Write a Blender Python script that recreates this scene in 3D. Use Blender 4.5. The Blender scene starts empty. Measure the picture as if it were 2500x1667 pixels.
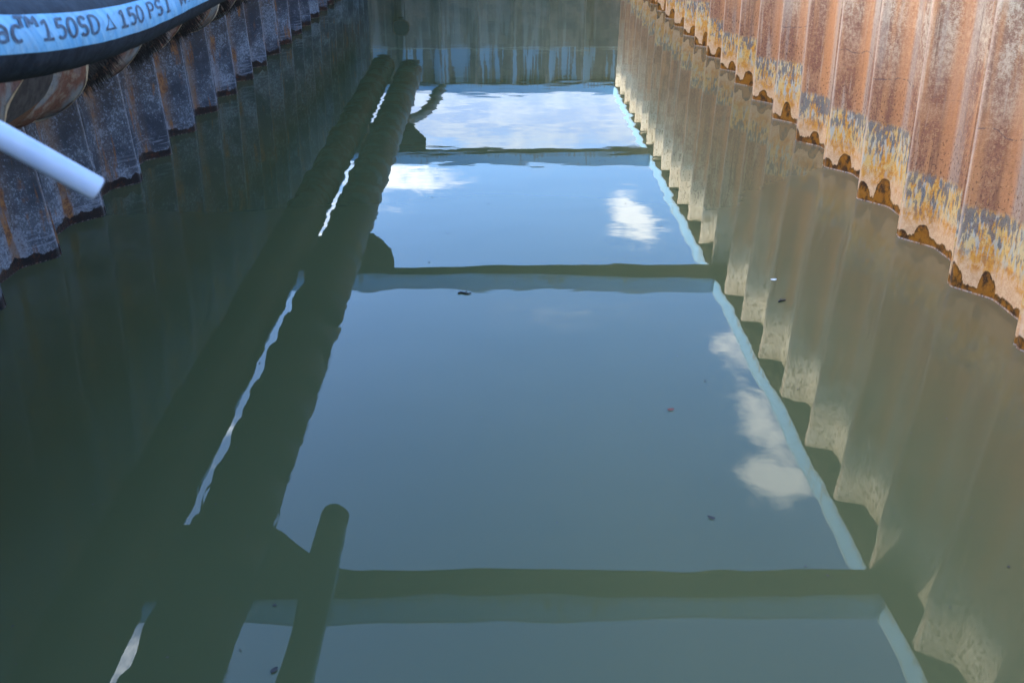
import bpy, bmesh, math, random
from mathutils import Vector, Matrix
R = math.radians
rnd = random.Random(7)
sc = bpy.context.scene
col = sc.collection

# ------------------------------------------------------------------ camera
CAM_H = 3.0
cam = bpy.data.cameras.new('camera')
cam.sensor_width = 36.0
cam.lens = 33.83
cam.clip_start, cam.clip_end = 0.05, 3000
cam.dof.use_dof = True
cam.dof.focus_distance = 12.5
cam.dof.aperture_fstop = 4.0
camo = bpy.data.objects.new('camera', cam)
col.objects.link(camo)
ROLL = 0.004
camo.matrix_world = (Matrix.Translation((0, 0, CAM_H)) @ Matrix.Rotation(-R(0.915 + 0.15), 4, 'Z')
                     @ Matrix.Rotation(R(90 - 26.72), 4, 'X') @ Matrix.Rotation(ROLL, 4, 'Z'))
sc.camera = camo

# ------------------------------------------------------------------ sky, sun, exposure
SUN_EL, SUN_AZ = R(24.0), R(-80.0)
EXPOSURE = 3.12
SKY = 0.15
world = bpy.data.worlds.new('World')
sc.world = world
world.use_nodes = True


class N:
    """small helper round a node tree"""
    def __init__(self, tree):
        self.t = tree
        tree.nodes.clear()

    def node(self, kind, **kw):
        n = self.t.nodes.new(kind)
        for k, v in kw.items():
            setattr(n, k, v)
        return n

    def put(self, sock, v):
        if v is None:
            return
        if hasattr(v, 'is_output'):
            self.t.links.new(v, sock)
        else:
            if sock.type == 'RGBA' and len(v) == 3:
                v = (*v, 1.0)
            sock.default_value = v

    def m(self, op, a, b=None, c=None, clamp=False):
        n = self.node('ShaderNodeMath', operation=op, use_clamp=clamp)
        for s, v in zip(n.inputs, (a, b, c)):
            self.put(s, v)
        return n.outputs[0]

    def xyz(self, x=0.0, y=0.0, z=0.0):
        n = self.node('ShaderNodeCombineXYZ')
        for s, v in zip(n.inputs, (x, y, z)):
            self.put(s, v)
        return n.outputs[0]

    def sep(self, v):
        n = self.node('ShaderNodeSeparateXYZ')
        self.put(n.inputs[0], v)
        return n.outputs

    def noise(self, vec, scale=1.0, detail=3.0, rough=0.5, dist=0.0):
        n = self.node('ShaderNodeTexNoise')
        self.put(n.inputs['Vector'], vec)
        n.inputs['Scale'].default_value = scale
        n.inputs['Detail'].default_value = detail
        n.inputs['Roughness'].default_value = rough
        n.inputs['Distortion'].default_value = dist
        return n.outputs['Fac']

    def step(self, v, a, b, lo=0.0, hi=1.0):
        n = self.node('ShaderNodeMapRange', interpolation_type='SMOOTHSTEP')
        self.put(n.inputs[0], v)
        for s, x in zip(n.inputs[1:5], (a, b, lo, hi)):
            self.put(s, x)
        return n.outputs[0]

    def mix(self, fac, a, b):
        n = self.node('ShaderNodeMix', data_type='RGBA')
        self.put(n.inputs[0], fac)
        self.put(n.inputs[6], a)
        self.put(n.inputs[7], b)
        return n.outputs[2]

    def ramp(self, fac, stops):
        n = self.node('ShaderNodeValToRGB')
        self.put(n.inputs[0], fac)
        e = n.color_ramp.elements
        while len(e) < len(stops):
            e.new(0.5)
        for el, (p, c) in zip(e, stops):
            el.position = p
            el.color = (*c, 1.0)
        return n.outputs[0]

    def bump(self, height, dist, strength=1.0):
        n = self.node('ShaderNodeBump')
        n.inputs['Strength'].default_value = strength
        n.inputs['Distance'].default_value = dist
        self.put(n.inputs['Height'], height)
        return n.outputs[0]

    def bsdf(self, color, rough=0.6, normal=None, **kw):
        n = self.node('ShaderNodeBsdfPrincipled')
        self.put(n.inputs['Base Color'], color)
        self.put(n.inputs['Roughness'], rough)
        if normal is not None:
            self.put(n.inputs['Normal'], normal)
        for k, v in kw.items():
            self.put(n.inputs[k.replace('_', ' ')], v)
        o = self.node('ShaderNodeOutputMaterial')
        self.t.links.new(n.outputs[0], o.inputs[0])
        return n


w = N(world.node_tree)
sky = w.node('ShaderNodeTexSky', sky_type='NISHITA', sun_disc=False)
sky.sun_elevation, sky.sun_rotation = SUN_EL, SUN_AZ
sky.air_density, sky.dust_density, sky.ozone_density = 1.0, 3.0, 5.5
gx, gy, gz = w.sep(w.node('ShaderNodeTexCoord').outputs['Generated'])
zc = w.m('MAXIMUM', gz, 0.03)
px, py = w.m('DIVIDE', gx, zc), w.m('DIVIDE', gy, zc)     # position on a flat cloud layer overhead
pv = w.xyz(px, py, 0.0)
wob = w.noise(pv, 4.2, 6.0, 0.60, 0.4)
fine = w.noise(w.xyz(px, py, 3.3), 15.0, 8.0, 0.66, 0.5)


def blob(cx, cy, rx, ry, amp=1.0):
    """one cloud: a soft hump on the cloud layer"""
    a = w.m('DIVIDE', w.m('SUBTRACT', px, cx), rx)
    b = w.m('DIVIDE', w.m('SUBTRACT', py, cy), ry)
    d = w.m('ADD', w.m('MULTIPLY', a, a), w.m('MULTIPLY', b, b))
    return w.m('MULTIPLY', w.m('EXPONENT', w.m('MULTIPLY', d, -1.0)), amp)


hump = None
for b in [(-0.38, 3.28, 0.34, 0.28, 1.0), (0.425, 2.84, 0.080, 0.28, 1.45), (0.57, 1.96, 0.09, 0.12, 1.0),
          (0.530, 1.60, 0.050, 0.20, 1.25), (0.50, 1.44, 0.080, 0.085, 1.7), (-0.55, 2.85, 0.10, 0.45, 0.9),
          (-0.56, 1.60, 0.06, 0.12, 0.9), (-0.60, 0.95, 0.12, 0.24, 1.0),
          (2.2, 1.2, 0.8, 0.5, 0.9), (-1.45, 0.9, 0.55, 0.7, 0.9), (-1.3, 2.5, 0.45, 0.5, 0.85), (-1.6, -0.8, 0.6, 0.7, 0.9), (-1.9, -2.4, 0.8, 0.6, 0.9), (0.9, -1.7, 0.9, 0.5, 0.9),  # the left ones lie out of view, added to brighten the sun side
          (-2.6, 2.2, 0.6, 1.0, 0.9), (1.8, 3.2, 0.9, 0.5, 0.8)]:
    v = blob(*b)
    hump = v if hump is None else w.m('MAXIMUM', hump, v)
far_bank = w.step(w.m('ADD', w.m('SQRT', w.m('ADD', w.m('MULTIPLY', px, px), w.m('MULTIPLY', py, py))), w.m('MULTIPLY', wob, 0.8)), 3.75, 4.3, 0.0, 0.9)
dens = w.m('ADD', hump, w.m('ADD', w.m('MULTIPLY', w.m('SUBTRACT', wob, 0.5), 2.0),
                            w.m('MULTIPLY', w.m('SUBTRACT', fine, 0.5), 1.7)))
mask = w.step(dens, 0.42, 1.35, 0.0, 0.95)
streak = w.m('MULTIPLY', blob(0.18, 2.15, 0.16, 0.07, 0.16), w.step(fine, 0.35, 0.7))
mask = w.m('MAXIMUM', mask, streak)
cloudc = w.ramp(w.noise(pv, 2.6, 4.0, 0.6), [(0.3, (3.9, 4.2, 4.6)), (0.7, (4.9, 5.1, 5.3))])
# clouds standing near the sun are brighter
sunv = (math.sin(SUN_AZ) * math.cos(SUN_EL), math.cos(SUN_AZ) * math.cos(SUN_EL), math.sin(SUN_EL))
dt = w.node('ShaderNodeVectorMath', operation='DOT_PRODUCT')
w.put(dt.inputs[0], w.xyz(gx, gy, gz))
dt.inputs[1].default_value = sunv
clear = w.node('ShaderNodeHueSaturation')
clear.inputs['Saturation'].default_value = 1.08
clear.inputs['Value'].default_value = 1.10
w.put(clear.inputs['Color'], sky.outputs[0])
glow = w.step(dt.outputs['Value'], 0.25, 1.0, 1.0, 4.0)
cl = w.node('ShaderNodeVectorMath', operation='SCALE')
w.put(cl.inputs[0], cloudc)
w.put(cl.inputs['Scale'], glow)
cloudc = cl.outputs[0]
haze = w.mix(far_bank, clear.outputs[0], w.mix(w.step(w.m('ADD', w.m('MULTIPLY', fine, 0.5), w.m('MULTIPLY', wob, 0.5)), 0.42, 0.58), (1.25, 1.70, 2.70), (2.05, 2.35, 2.85)))
skyc = w.mix(mask, haze, cloudc)
bg = w.node('ShaderNodeBackground')
w.put(bg.inputs[0], skyc)
bg.inputs[1].default_value = SKY
wo = w.node('ShaderNodeOutputWorld')
world.node_tree.links.new(bg.outputs[0], wo.inputs[0])

sun = bpy.data.lights.new('sun', 'SUN')
sun.energy = 2.0
sun.angle = R(1.5)
sun.color = (1.0, 0.93, 0.82)
suno = bpy.data.objects.new('sun', sun)
sd = Vector((math.sin(SUN_AZ) * math.cos(SUN_EL), math.cos(SUN_AZ) * math.cos(SUN_EL), math.sin(SUN_EL)))
suno.rotation_euler = (-sd).to_track_quat('-Z', 'Y').to_euler()
suno.location = sd * 60
col.objects.link(suno)

vs = sc.view_settings
vs.view_transform, vs.look, vs.gamma, vs.use_curve_mapping = 'Standard', 'None', 1.0, False
vs.exposure = EXPOSURE
sc.cycles.use_denoising = True
sc.cycles.max_bounces = 8
sc.cycles.diffuse_bounces = 4
sc.cycles.glossy_bounces = 4

# ------------------------------------------------------------------ object helpers


def tag(o, label=None, cat=None, group=None, kind=None):
    for k, v in (('label', label), ('category', cat), ('group', group), ('kind', kind)):
        if v:
            o[k] = v
    return o


def empty(name, loc, label, cat, group=None):
    o = bpy.data.objects.new(name, None)
    o.empty_display_size = 0.2
    o.location = loc
    col.objects.link(o)
    return tag(o, label, cat, group)


def link(name, me, mat=None, parent=None, loc=(0, 0, 0), smooth=False):
    if mat is not None and not me.materials:
        me.materials.append(mat)
    if smooth:
        for p in me.polygons:
            p.use_smooth = True
    o = bpy.data.objects.new(name, me)
    col.objects.link(o)
    o.parent = parent
    o.location = loc
    return o


def build(name, bm, mat, parent=None, loc=(0, 0, 0), smooth=False):
    bmesh.ops.recalc_face_normals(bm, faces=bm.faces[:])
    me = bpy.data.meshes.new(name)
    bm.to_mesh(me)
    bm.free()
    return link(name, me, mat, parent, loc, smooth)


def box(bm, x0, x1, y0, y1, z0, z1, bev=0.0):
    vs_ = [bm.verts.new(p) for p in ((x0, y0, z0), (x1, y0, z0), (x1, y1, z0), (x0, y1, z0),
                                     (x0, y0, z1), (x1, y0, z1), (x1, y1, z1), (x0, y1, z1))]
    fs = [bm.faces.new([vs_[i] for i in q]) for q in
          ((0, 3, 2, 1), (4, 5, 6, 7), (0, 1, 5, 4), (1, 2, 6, 5), (2, 3, 7, 6), (3, 0, 4, 7))]
    if bev:
        es = list({e for f in fs for e in f.edges})
        bmesh.ops.bevel(bm, geom=es, offset=bev, segments=2, affect='EDGES', profile=0.6)
    return bm


def rings(bm, centers, frames, radii, seg=24, a0=0.0, a1=2 * math.pi, cap=True, radfun=None):
    """sweep an arc along a path; frames = list of (side, up)"""
    full = abs((a1 - a0) - 2 * math.pi) < 1e-6
    n = seg if full else seg + 1
    rr = []
    for i, (c, (s, u), r) in enumerate(zip(centers, frames, radii)):
        ring = []
        for k in range(n):
            a = a0 + (a1 - a0) * k / seg
            q = r * (radfun(i, a) if radfun else 1.0)
            ring.append(bm.verts.new(c + s * (q * math.cos(a)) + u * (q * math.sin(a))))
        rr.append(ring)
    for A, B in zip(rr, rr[1:]):
        for k in range(n if full else n - 1):
            k2 = (k + 1) % n
            bm.faces.new((A[k], A[k2], B[k2], B[k]))
    if cap and full:
        bm.faces.new(rr[0][::-1])
        bm.faces.new(rr[-1])
    return rr


def frames_of(pts):
    out = []
    for i in range(len(pts)):
        t = (pts[min(i + 1, len(pts) - 1)] - pts[max(i - 1, 0)]).normalized()
        s = t.cross(Vector((0, 0, 1))).normalized()
        out.append((s, s.cross(t).normalized()))
    return out


# ------------------------------------------------------------------ materials
def newmat(name):
    m = bpy.data.materials.new(name)
    m.use_nodes = True
    return m, N(m.node_tree)


def pile_coords(n):
    uvn = n.node('ShaderNodeUVMap')
    u, z, _ = n.sep(uvn.outputs[0])
    r = n.node('ShaderNodeObjectInfo').outputs['Random']
    off = n.m('MULTIPLY', r, 37.0)
    return u, z, r, off


WEB = 0.37          # length along the profile where the slanted web meets the back flange


def dome(n, u, c, w_, h):
    """round-topped lobe of height h centred on c"""
    q = n.m('DIVIDE', n.m('SUBTRACT', u, c), w_)
    q = n.m('SUBTRACT', 1.0, n.m('MULTIPLY', q, q), clamp=True)
    return n.m('MULTIPLY', n.m('SQRT', q), h)


def wet_band(n, u, z, off, r, base, lobe, jagk):
    """ragged damp edge above the water: height of the tide mark along the pile"""
    r2 = n.m('FRACT', n.m('MULTIPLY', r, 7.31))
    r3 = n.m('FRACT', n.m('MULTIPLY', r, 13.7))
    slow = n.noise(n.xyz(n.m('MULTIPLY', u, 8.0), off, 0.0), 1.0, 2.0)
    jag = n.noise(n.xyz(n.m('MULTIPLY', u, 42.0), off, n.m('MULTIPLY', z, 6.0)), 1.0, 3.0, 0.65)
    h = n.m('ADD', base, n.m('ADD', n.m('MULTIPLY', n.m('SUBTRACT', slow, 0.5), 2.2 * base), n.m('MULTIPLY', n.m('SUBTRACT', jag, 0.5), jagk)))
    wig = n.m('ADD', u, n.m('ADD', n.m('MULTIPLY', n.m('SUBTRACT', jag, 0.5), 0.03), n.m('MULTIPLY', n.m('SUBTRACT', slow, 0.5), 0.12)))
    d1 = dome(n, wig, n.m('ADD', WEB - 0.13, n.m('MULTIPLY', r2, 0.09)), n.m('ADD', 0.060, n.m('MULTIPLY', r3, 0.045)), n.m('ADD', 0.55 * lobe, n.m('MULTIPLY', r, 0.6 * lobe)))
    d2 = dome(n, wig, n.m('ADD', 0.03, n.m('MULTIPLY', r3, 0.08)), n.m('ADD', 0.04, n.m('MULTIPLY', r2, 0.05)), n.m('MULTIPLY', r2, 0.9 * lobe))
    d3 = dome(n, wig, n.m('ADD', WEB + 0.06, n.m('MULTIPLY', r, 0.3)), 0.06, n.m('MULTIPLY', r3, 0.7 * lobe))
    h = n.m('MAXIMUM', n.m('MAXIMUM', h, 0.030), n.m('MAXIMUM', d1, n.m('MAXIMUM', d2, d3)))
    return h, jag


def make_rust_wall():
    m, n = newmat('rusted_sheet_steel')
    u, z, r, off = pile_coords(n)
    off2 = n.m('ADD', off, 5.0)
    blot = n.noise(n.xyz(u, z, off), 3.0, 5.0, 0.62, 0.4)
    mott = n.noise(n.xyz(u, n.m('MULTIPLY', z, 0.8), off2), 34.0, 5.0, 0.68)
    fine_ = n.noise(n.xyz(u, z, off2), 120.0, 3.0, 0.65)
    dab = n.noise(n.xyz(n.m('MULTIPLY', u, 34.0), n.m('MULTIPLY', z, 9.0), off), 1.0, 4.0, 0.65)
    spot = n.noise(n.xyz(n.m('MULTIPLY', u, 17.0), n.m('MULTIPLY', z, 9.0), off2), 1.0, 5.0, 0.7)
    wide = n.noise(n.xyz(n.m('MULTIPLY', u, 6.5), n.m('MULTIPLY', z, 0.5), off), 1.0, 3.0, 0.5)
    jit = n.m('ADD', n.m('MULTIPLY', n.m('SUBTRACT', blot, 0.5), 0.30), n.m('MULTIPLY', n.m('SUBTRACT', r, 0.5), 0.16))
    zj = n.m('ADD', z, jit)
    grain = n.m('ADD', n.m('MULTIPLY', mott, 0.6), n.m('MULTIPLY', fine_, 0.4))
    # weathered rust skin: mauve brown with pale and dark grain
    c = n.mix(n.step(blot, 0.34, 0.66), (0.225, 0.078, 0.033), (0.36, 0.148, 0.060))
    c = n.mix(n.m('MULTIPLY', n.step(grain, 0.50, 0.60), 0.60), c, (0.50, 0.275, 0.125))
    c = n.mix(n.m('MULTIPLY', n.step(grain, 0.48, 0.38), 0.60), c, (0.110, 0.042, 0.022))
    # tan and grey patches, paler higher up
    pale = n.m('MULTIPLY', n.step(zj, 0.95, 2.0), n.step(n.m('ADD', n.m('MULTIPLY', blot, 0.5), n.m('MULTIPLY', grain, 0.5)), 0.42, 0.56, 0.30, 1.0))
    c = n.mix(n.m('MULTIPLY', pale, 0.85), c, n.mix(n.step(grain, 0.42, 0.56), (0.36, 0.24, 0.145), (0.58, 0.45, 0.295)))
    c = n.mix(n.m('MULTIPLY', n.step(wide, 0.53, 0.66), 0.60), c, (0.52, 0.215, 0.070))
    c = n.mix(n.m('MULTIPLY', n.step(wide, 0.45, 0.34), 0.45), c, (0.35, 0.265, 0.19))
    runs = n.noise(n.xyz(n.m('MULTIPLY', u, 16.0), n.m('MULTIPLY', z, 0.8), off2), 1.0, 4.0, 0.62)
    c = n.mix(n.m('MULTIPLY', n.step(runs, 0.55, 0.68), n.step(blot, 0.36, 0.56, 0.15, 0.65)), c, (0.115, 0.046, 0.022))
    c = n.mix(n.m('MULTIPLY', n.step(runs, 0.43, 0.32), 0.40), c, (0.58, 0.42, 0.27))
    # orange runs beside the bend of the sheet, greyer strip past it
    bend = n.step(n.m('ABSOLUTE', n.m('SUBTRACT', u, n.m('ADD', WEB - 0.03, n.m('MULTIPLY', wide, 0.04)))), 0.10, 0.02)
    c = n.mix(n.m('MULTIPLY', bend, 0.60), c, (0.56, 0.225, 0.075))
    past = n.step(n.m('ABSOLUTE', n.m('SUBTRACT', u, WEB + 0.11)), 0.08, 0.02)
    c = n.mix(n.m('MULTIPLY', past, 0.45), c, (0.42, 0.315, 0.225))
    # cream strip at the top, with rain spots
    top = n.step(zj, 1.95, 2.45)
    rain = n.noise(n.xyz(n.m('MULTIPLY', u, 30.0), n.m('MULTIPLY', z, 15.0), off), 1.0, 2.0, 0.5, 0.6)
    c = n.mix(top, c, n.mix(n.step(rain, 0.55, 0.62), n.mix(n.step(blot, 0.4, 0.6), (0.52, 0.44, 0.31), (0.58, 0.52, 0.39)), (0.26, 0.20, 0.12)))
    # splash zone, bottom up: peach, orange bloom, yellow-cream with blue-black dabs below a sharp upper edge
    ztop = n.m('ADD', 0.64, n.m('ADD', n.m('MULTIPLY', n.m('SUBTRACT', r, 0.5), 0.26), n.m('MULTIPLY', n.m('SUBTRACT', dab, 0.5), 0.10)))
    low = n.step(n.m('SUBTRACT', z, ztop), 0.03, -0.03)
    peach = n.mix(n.step(grain, 0.42, 0.58), (0.58, 0.30, 0.13), (0.68, 0.41, 0.205))
    yell = n.mix(n.step(blot, 0.38, 0.62), (0.62, 0.35, 0.085), (0.58, 0.40, 0.175))
    lc = n.mix(n.step(z, 0.20, 0.38), peach, yell)
    obias = n.m('ADD', n.step(n.m('ABSOLUTE', n.m('SUBTRACT', u, WEB - 0.10)), 0.14, 0.02, 0.0, 0.07), n.step(n.m('ABSOLUTE', n.m('SUBTRACT', z, n.m('ADD', 0.24, n.m('MULTIPLY', r, 0.08)))), 0.06, 0.0, 0.0, 0.05))
    bloom = n.m('MULTIPLY', n.step(n.m('ADD', n.m('ADD', n.m('MULTIPLY', spot, 0.7), n.m('MULTIPLY', fine_, 0.3)), obias), 0.50, 0.59), n.step(z, 0.13, 0.22))
    lc = n.mix(n.m('MULTIPLY', bloom, 0.88), lc, n.mix(n.step(mott, 0.42, 0.58), (0.62, 0.25, 0.010), (0.50, 0.165, 0.008)))
    pd = n.noise(n.xyz(n.m('MULTIPLY', u, 26.0), n.m('MULTIPLY', z, 6.0), off2), 1.0, 4.0, 0.65)
    lc = n.mix(n.m('MULTIPLY', n.step(pd, 0.50, 0.60), n.step(z, 0.22, 0.36, 0.0, 0.8)), lc, (0.40, 0.385, 0.31))
    dz = n.m('SUBTRACT', ztop, z)
    band = n.m('MULTIPLY', n.step(dz, 0.34, 0.04), n.step(dz, -0.02, 0.02))
    dk = n.step(n.m('ADD', n.m('MULTIPLY', dab, 0.80), n.m('ADD', n.m('MULTIPLY', band, 0.09), n.m('MULTIPLY', wide, 0.25))), 0.555, 0.625)
    dk = n.m('MULTIPLY', dk, n.step(dz, 0.46, 0.26))
    lc = n.mix(n.m('MULTIPLY', dk, 0.82), lc, n.mix(n.step(fine_, 0.40, 0.60), (0.055, 0.052, 0.058), (0.135, 0.13, 0.13)))
    c = n.mix(low, c, lc)
    # dense pitting just above the splash zone
    pit = n.noise(n.xyz(n.m('MULTIPLY', u, 60.0), n.m('MULTIPLY', z, 34.0), off), 1.0, 3.0, 0.6)
    pz = n.m('MULTIPLY', n.step(n.m('SUBTRACT', z, ztop), 0.55, 0.10, 0.25, 1.0), n.step(n.m('SUBTRACT', z, ztop), -0.02, 0.03))
    c = n.mix(n.m('MULTIPLY', n.step(pit, 0.56, 0.63), n.m('MULTIPLY', pz, 0.75)), c, (0.085, 0.030, 0.010))
    c = n.mix(n.m('MULTIPLY', n.step(spot, 0.64, 0.70), n.m('MULTIPLY', pz, 0.7)), c, (0.46, 0.17, 0.02))
    # hairline horizontal scratch left by an old water level
    zl = n.m('ADD', z, n.m('ADD', n.m('MULTIPLY', n.noise(n.xyz(n.m('MULTIPLY', u, 4.0), off, 2.0), 1.0, 2.0), 0.22),
                           n.m('ADD', n.m('MULTIPLY', n.m('SUBTRACT', fine_, 0.5), 0.012), n.m('MULTIPLY', r, 0.12))))
    line = n.m('MULTIPLY', n.step(n.m('ABSOLUTE', n.m('SUBTRACT', zl, 1.38)), 0.009, 0.002), n.step(dab, 0.44, 0.52))
    c = n.mix(n.m('MULTIPLY', line, n.step(r, 0.25, 0.45, 0.0, 0.7)), c, (0.09, 0.055, 0.045))
    # lit front corner painted in as a pale stripe down each sheet
    edge = n.step(n.m('ABSOLUTE', n.m('SUBTRACT', u, n.m('ADD', 0.012, n.m('MULTIPLY', blot, 0.03)))), 0.060, 0.0, 0.0, 0.62)
    c = n.mix(n.m('MULTIPLY', edge, n.step(grain, 0.40, 0.52, 0.55, 1.0)), c, (0.60, 0.39, 0.25))
    # wet tide mark
    h, jag = wet_band(n, u, z, off, r, 0.066, 0.235, 0.07)
    wet = n.step(n.m('SUBTRACT', z, h), 0.006, -0.004)
    wetc = n.mix(n.step(spot, 0.38, 0.56), (0.050, 0.017, 0.004), (0.30, 0.105, 0.006))
    wetc = n.mix(n.step(n.m('SUBTRACT', z, h), -0.035, 0.0, 0.0, 0.6), wetc, (0.028, 0.011, 0.005))
    wetc = n.mix(n.step(fine_, 0.61, 0.69, 0.0, 0.8), wetc, (0.44, 0.19, 0.02))
    c = n.mix(wet, c, wetc)
    meniscus = n.m('MULTIPLY', n.step(n.m('ABSOLUTE', n.m('SUBTRACT', z, 0.009)), 0.009, 0.003), n.step(jag, 0.36, 0.56))  # thin bright meniscus line painted onto the steel at the water
    c = n.mix(n.m('MULTIPLY', meniscus, 0.75), c, (0.50, 0.40, 0.33))
    rough = n.mix(wet, n.step(mott, 0.3, 0.7, 0.60, 0.90), (0.30, 0.30, 0.30))
    bmp = n.bump(n.m('ADD', n.m('MULTIPLY', mott, 0.7), n.m('MULTIPLY', fine_, 0.4)), 0.008)
    n.bsdf(c, rough, bmp)
    return m


def make_dark_wall():
    m, n = newmat('shaded_sheet_steel')
    u, z, r, off = pile_coords(n)
    off2 = n.m('ADD', off, 5.0)
    blot = n.noise(n.xyz(u, z, off), 2.2, 5.0, 0.62, 0.3)
    mott = n.noise(n.xyz(u, z, off2), 24.0, 6.0, 0.75)
    grit = n.noise(n.xyz(n.m('MULTIPLY', u, 62.0), n.m('MULTIPLY', z, 44.0), off), 1.0, 4.0, 0.75)
    streak = n.noise(n.xyz(n.m('MULTIPLY', u, 11.0), n.m('MULTIPLY', z, 1.1), off), 1.0, 4.0, 0.65)
    hor = n.noise(n.xyz(n.m('MULTIPLY', u, 2.5), n.m('MULTIPLY', z, 30.0), off), 1.0, 3.0, 0.6)
    sp = n.m('ADD', n.m('MULTIPLY', grit, 0.55), n.m('MULTIPLY', mott, 0.45))
    c = n.mix(n.step(blot, 0.36, 0.64), (0.034, 0.039, 0.050), (0.105, 0.114, 0.132))
    # pale salty speckle, thicker in clouds and on the ribs
    ribs = n.step(n.m('ABSOLUTE', n.m('SUBTRACT', u, WEB + 0.05)), 0.16, 0.02, 0.0, 0.06)
    dense = n.m('ADD', n.m('MULTIPLY', n.m('SUBTRACT', blot, 0.5), 0.45), ribs)
    c = n.mix(n.m('MULTIPLY', n.step(n.m('ADD', sp, dense), 0.50, 0.62), 0.85), c, (0.27, 0.295, 0.335))
    c = n.mix(n.step(sp, 0.44, 0.36, 0.0, 0.75), c, (0.022, 0.024, 0.030))
    # brown soot towards the top
    c = n.mix(n.m('MULTIPLY', n.step(n.m('ADD', z, n.m('MULTIPLY', blot, 0.5)), 0.75, 1.35), n.step(sp, 0.58, 0.46, 0.25, 0.85)), c, (0.050, 0.036, 0.028))
    c = n.mix(n.m('MULTIPLY', n.m('MULTIPLY', n.step(z, 0.42, 0.15), n.step(hor, 0.55, 0.62)), 0.5), c, (0.26, 0.28, 0.32))
    # rust: brown bend, orange runs
    bend = n.step(n.m('ABSOLUTE', n.m('SUBTRACT', u, n.m('ADD', WEB - 0.02, n.m('MULTIPLY', streak, 0.08)))), 0.14, 0.02)
    c = n.mix(n.m('MULTIPLY', bend, n.step(streak, 0.36, 0.60, 0.25, 0.80)), c, (0.185, 0.105, 0.060))
    rs = n.m('MULTIPLY', n.step(n.m('ADD', streak, n.m('MULTIPLY', bend, 0.14)), 0.55, 0.66), n.step(n.noise(n.xyz(u, z, off2), 3.4, 3.0), 0.44, 0.58))
    rcol = n.mix(n.step(mott, 0.42, 0.58), (0.30, 0.125, 0.035), (0.12, 0.040, 0.012))
    c = n.mix(n.m('MULTIPLY', rs, 0.92), c, rcol)
    edge = n.step(n.m('ABSOLUTE', n.m('SUBTRACT', u, n.m('ADD', 0.010, n.m('MULTIPLY', blot, 0.03)))), 0.045, 0.0, 0.0, 0.75)  # narrow highlight painted along the front corner
    c = n.mix(n.m('MULTIPLY', edge, n.step(sp, 0.40, 0.56, 0.25, 1.0)), c, (0.30, 0.29, 0.30))
    h, jag = wet_band(n, u, z, off, r, 0.085, 0.10, 0.045)
    wet = n.step(n.m('SUBTRACT', z, h), 0.006, -0.004)
    wetc = n.mix(n.m('MULTIPLY', n.step(mott, 0.46, 0.62), n.step(streak, 0.40, 0.62)), (0.010, 0.009, 0.010), (0.080, 0.022, 0.008))
    wetc = n.mix(n.step(u, 0.20, 0.02, 0.0, 0.85), wetc, (0.008, 0.008, 0.011))
    c = n.mix(wet, c, wetc)
    meniscus = n.m('MULTIPLY', n.step(n.m('ABSOLUTE', n.m('SUBTRACT', z, 0.006)), 0.006, 0.002), n.step(jag, 0.48, 0.60))  # bright meniscus line put into the steel colour
    c = n.mix(n.m('MULTIPLY', meniscus, 0.6), c, (0.30, 0.24, 0.21))
    rough = n.mix(wet, (0.72, 0.72, 0.72), (0.32, 0.32, 0.32))
    bmp = n.bump(n.m('ADD', n.m('MULTIPLY', mott, 0.7), n.m('MULTIPLY', grit, 0.4)), 0.008)
    n.bsdf(c, rough, bmp)
    return m


def make_end_wall():
    m, n = newmat('far_sheet_steel')
    u, z, r, off = pile_coords(n)
    p = n.xyz(u, z, off)
    blot = n.noise(p, 2.4, 5.0, 0.6)
    mott = n.noise(n.xyz(u, z, n.m('ADD', off, 5.0)), 18.0, 5.0, 0.65)
    streak = n.noise(n.xyz(n.m('MULTIPLY', u, 4.2), n.m('MULTIPLY', z, 0.35), off), 1.0, 3.0, 0.55)
    c = n.mix(n.step(blot, 0.34, 0.66), (0.15, 0.125, 0.095), (0.26, 0.20, 0.14))
    c = n.mix(n.step(mott, 0.5, 0.7, 0.0, 0.5), c, (0.15, 0.08, 0.045))
    c = n.mix(n.m('MULTIPLY', n.step(streak, 0.42, 0.30), 0.7), c, (0.075, 0.068, 0.055))
    c = n.mix(n.m('MULTIPLY', n.step(streak, 0.50, 0.60), n.step(z, 0.5, 2.2, 0.15, 0.6)), c, (0.36, 0.35, 0.30))
    hi = n.m('MULTIPLY', n.step(n.m('ADD', z, n.m('MULTIPLY', blot, 0.3)), 2.10, 2.28), n.step(streak, 0.47, 0.55))
    c = n.mix(n.m('MULTIPLY', hi, 0.75), c, (0.27, 0.44, 0.56))
    line = n.step(n.m('ABSOLUTE', n.m('SUBTRACT', n.m('ADD', z, n.m('MULTIPLY', blot, 0.1)), 2.12)), 0.02, 0.008, 0.0, 0.8)
    c = n.mix(line, c, (0.5, 0.48, 0.38))
    n.bsdf(c, 0.75, n.bump(mott, 0.006))
    return m


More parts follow.
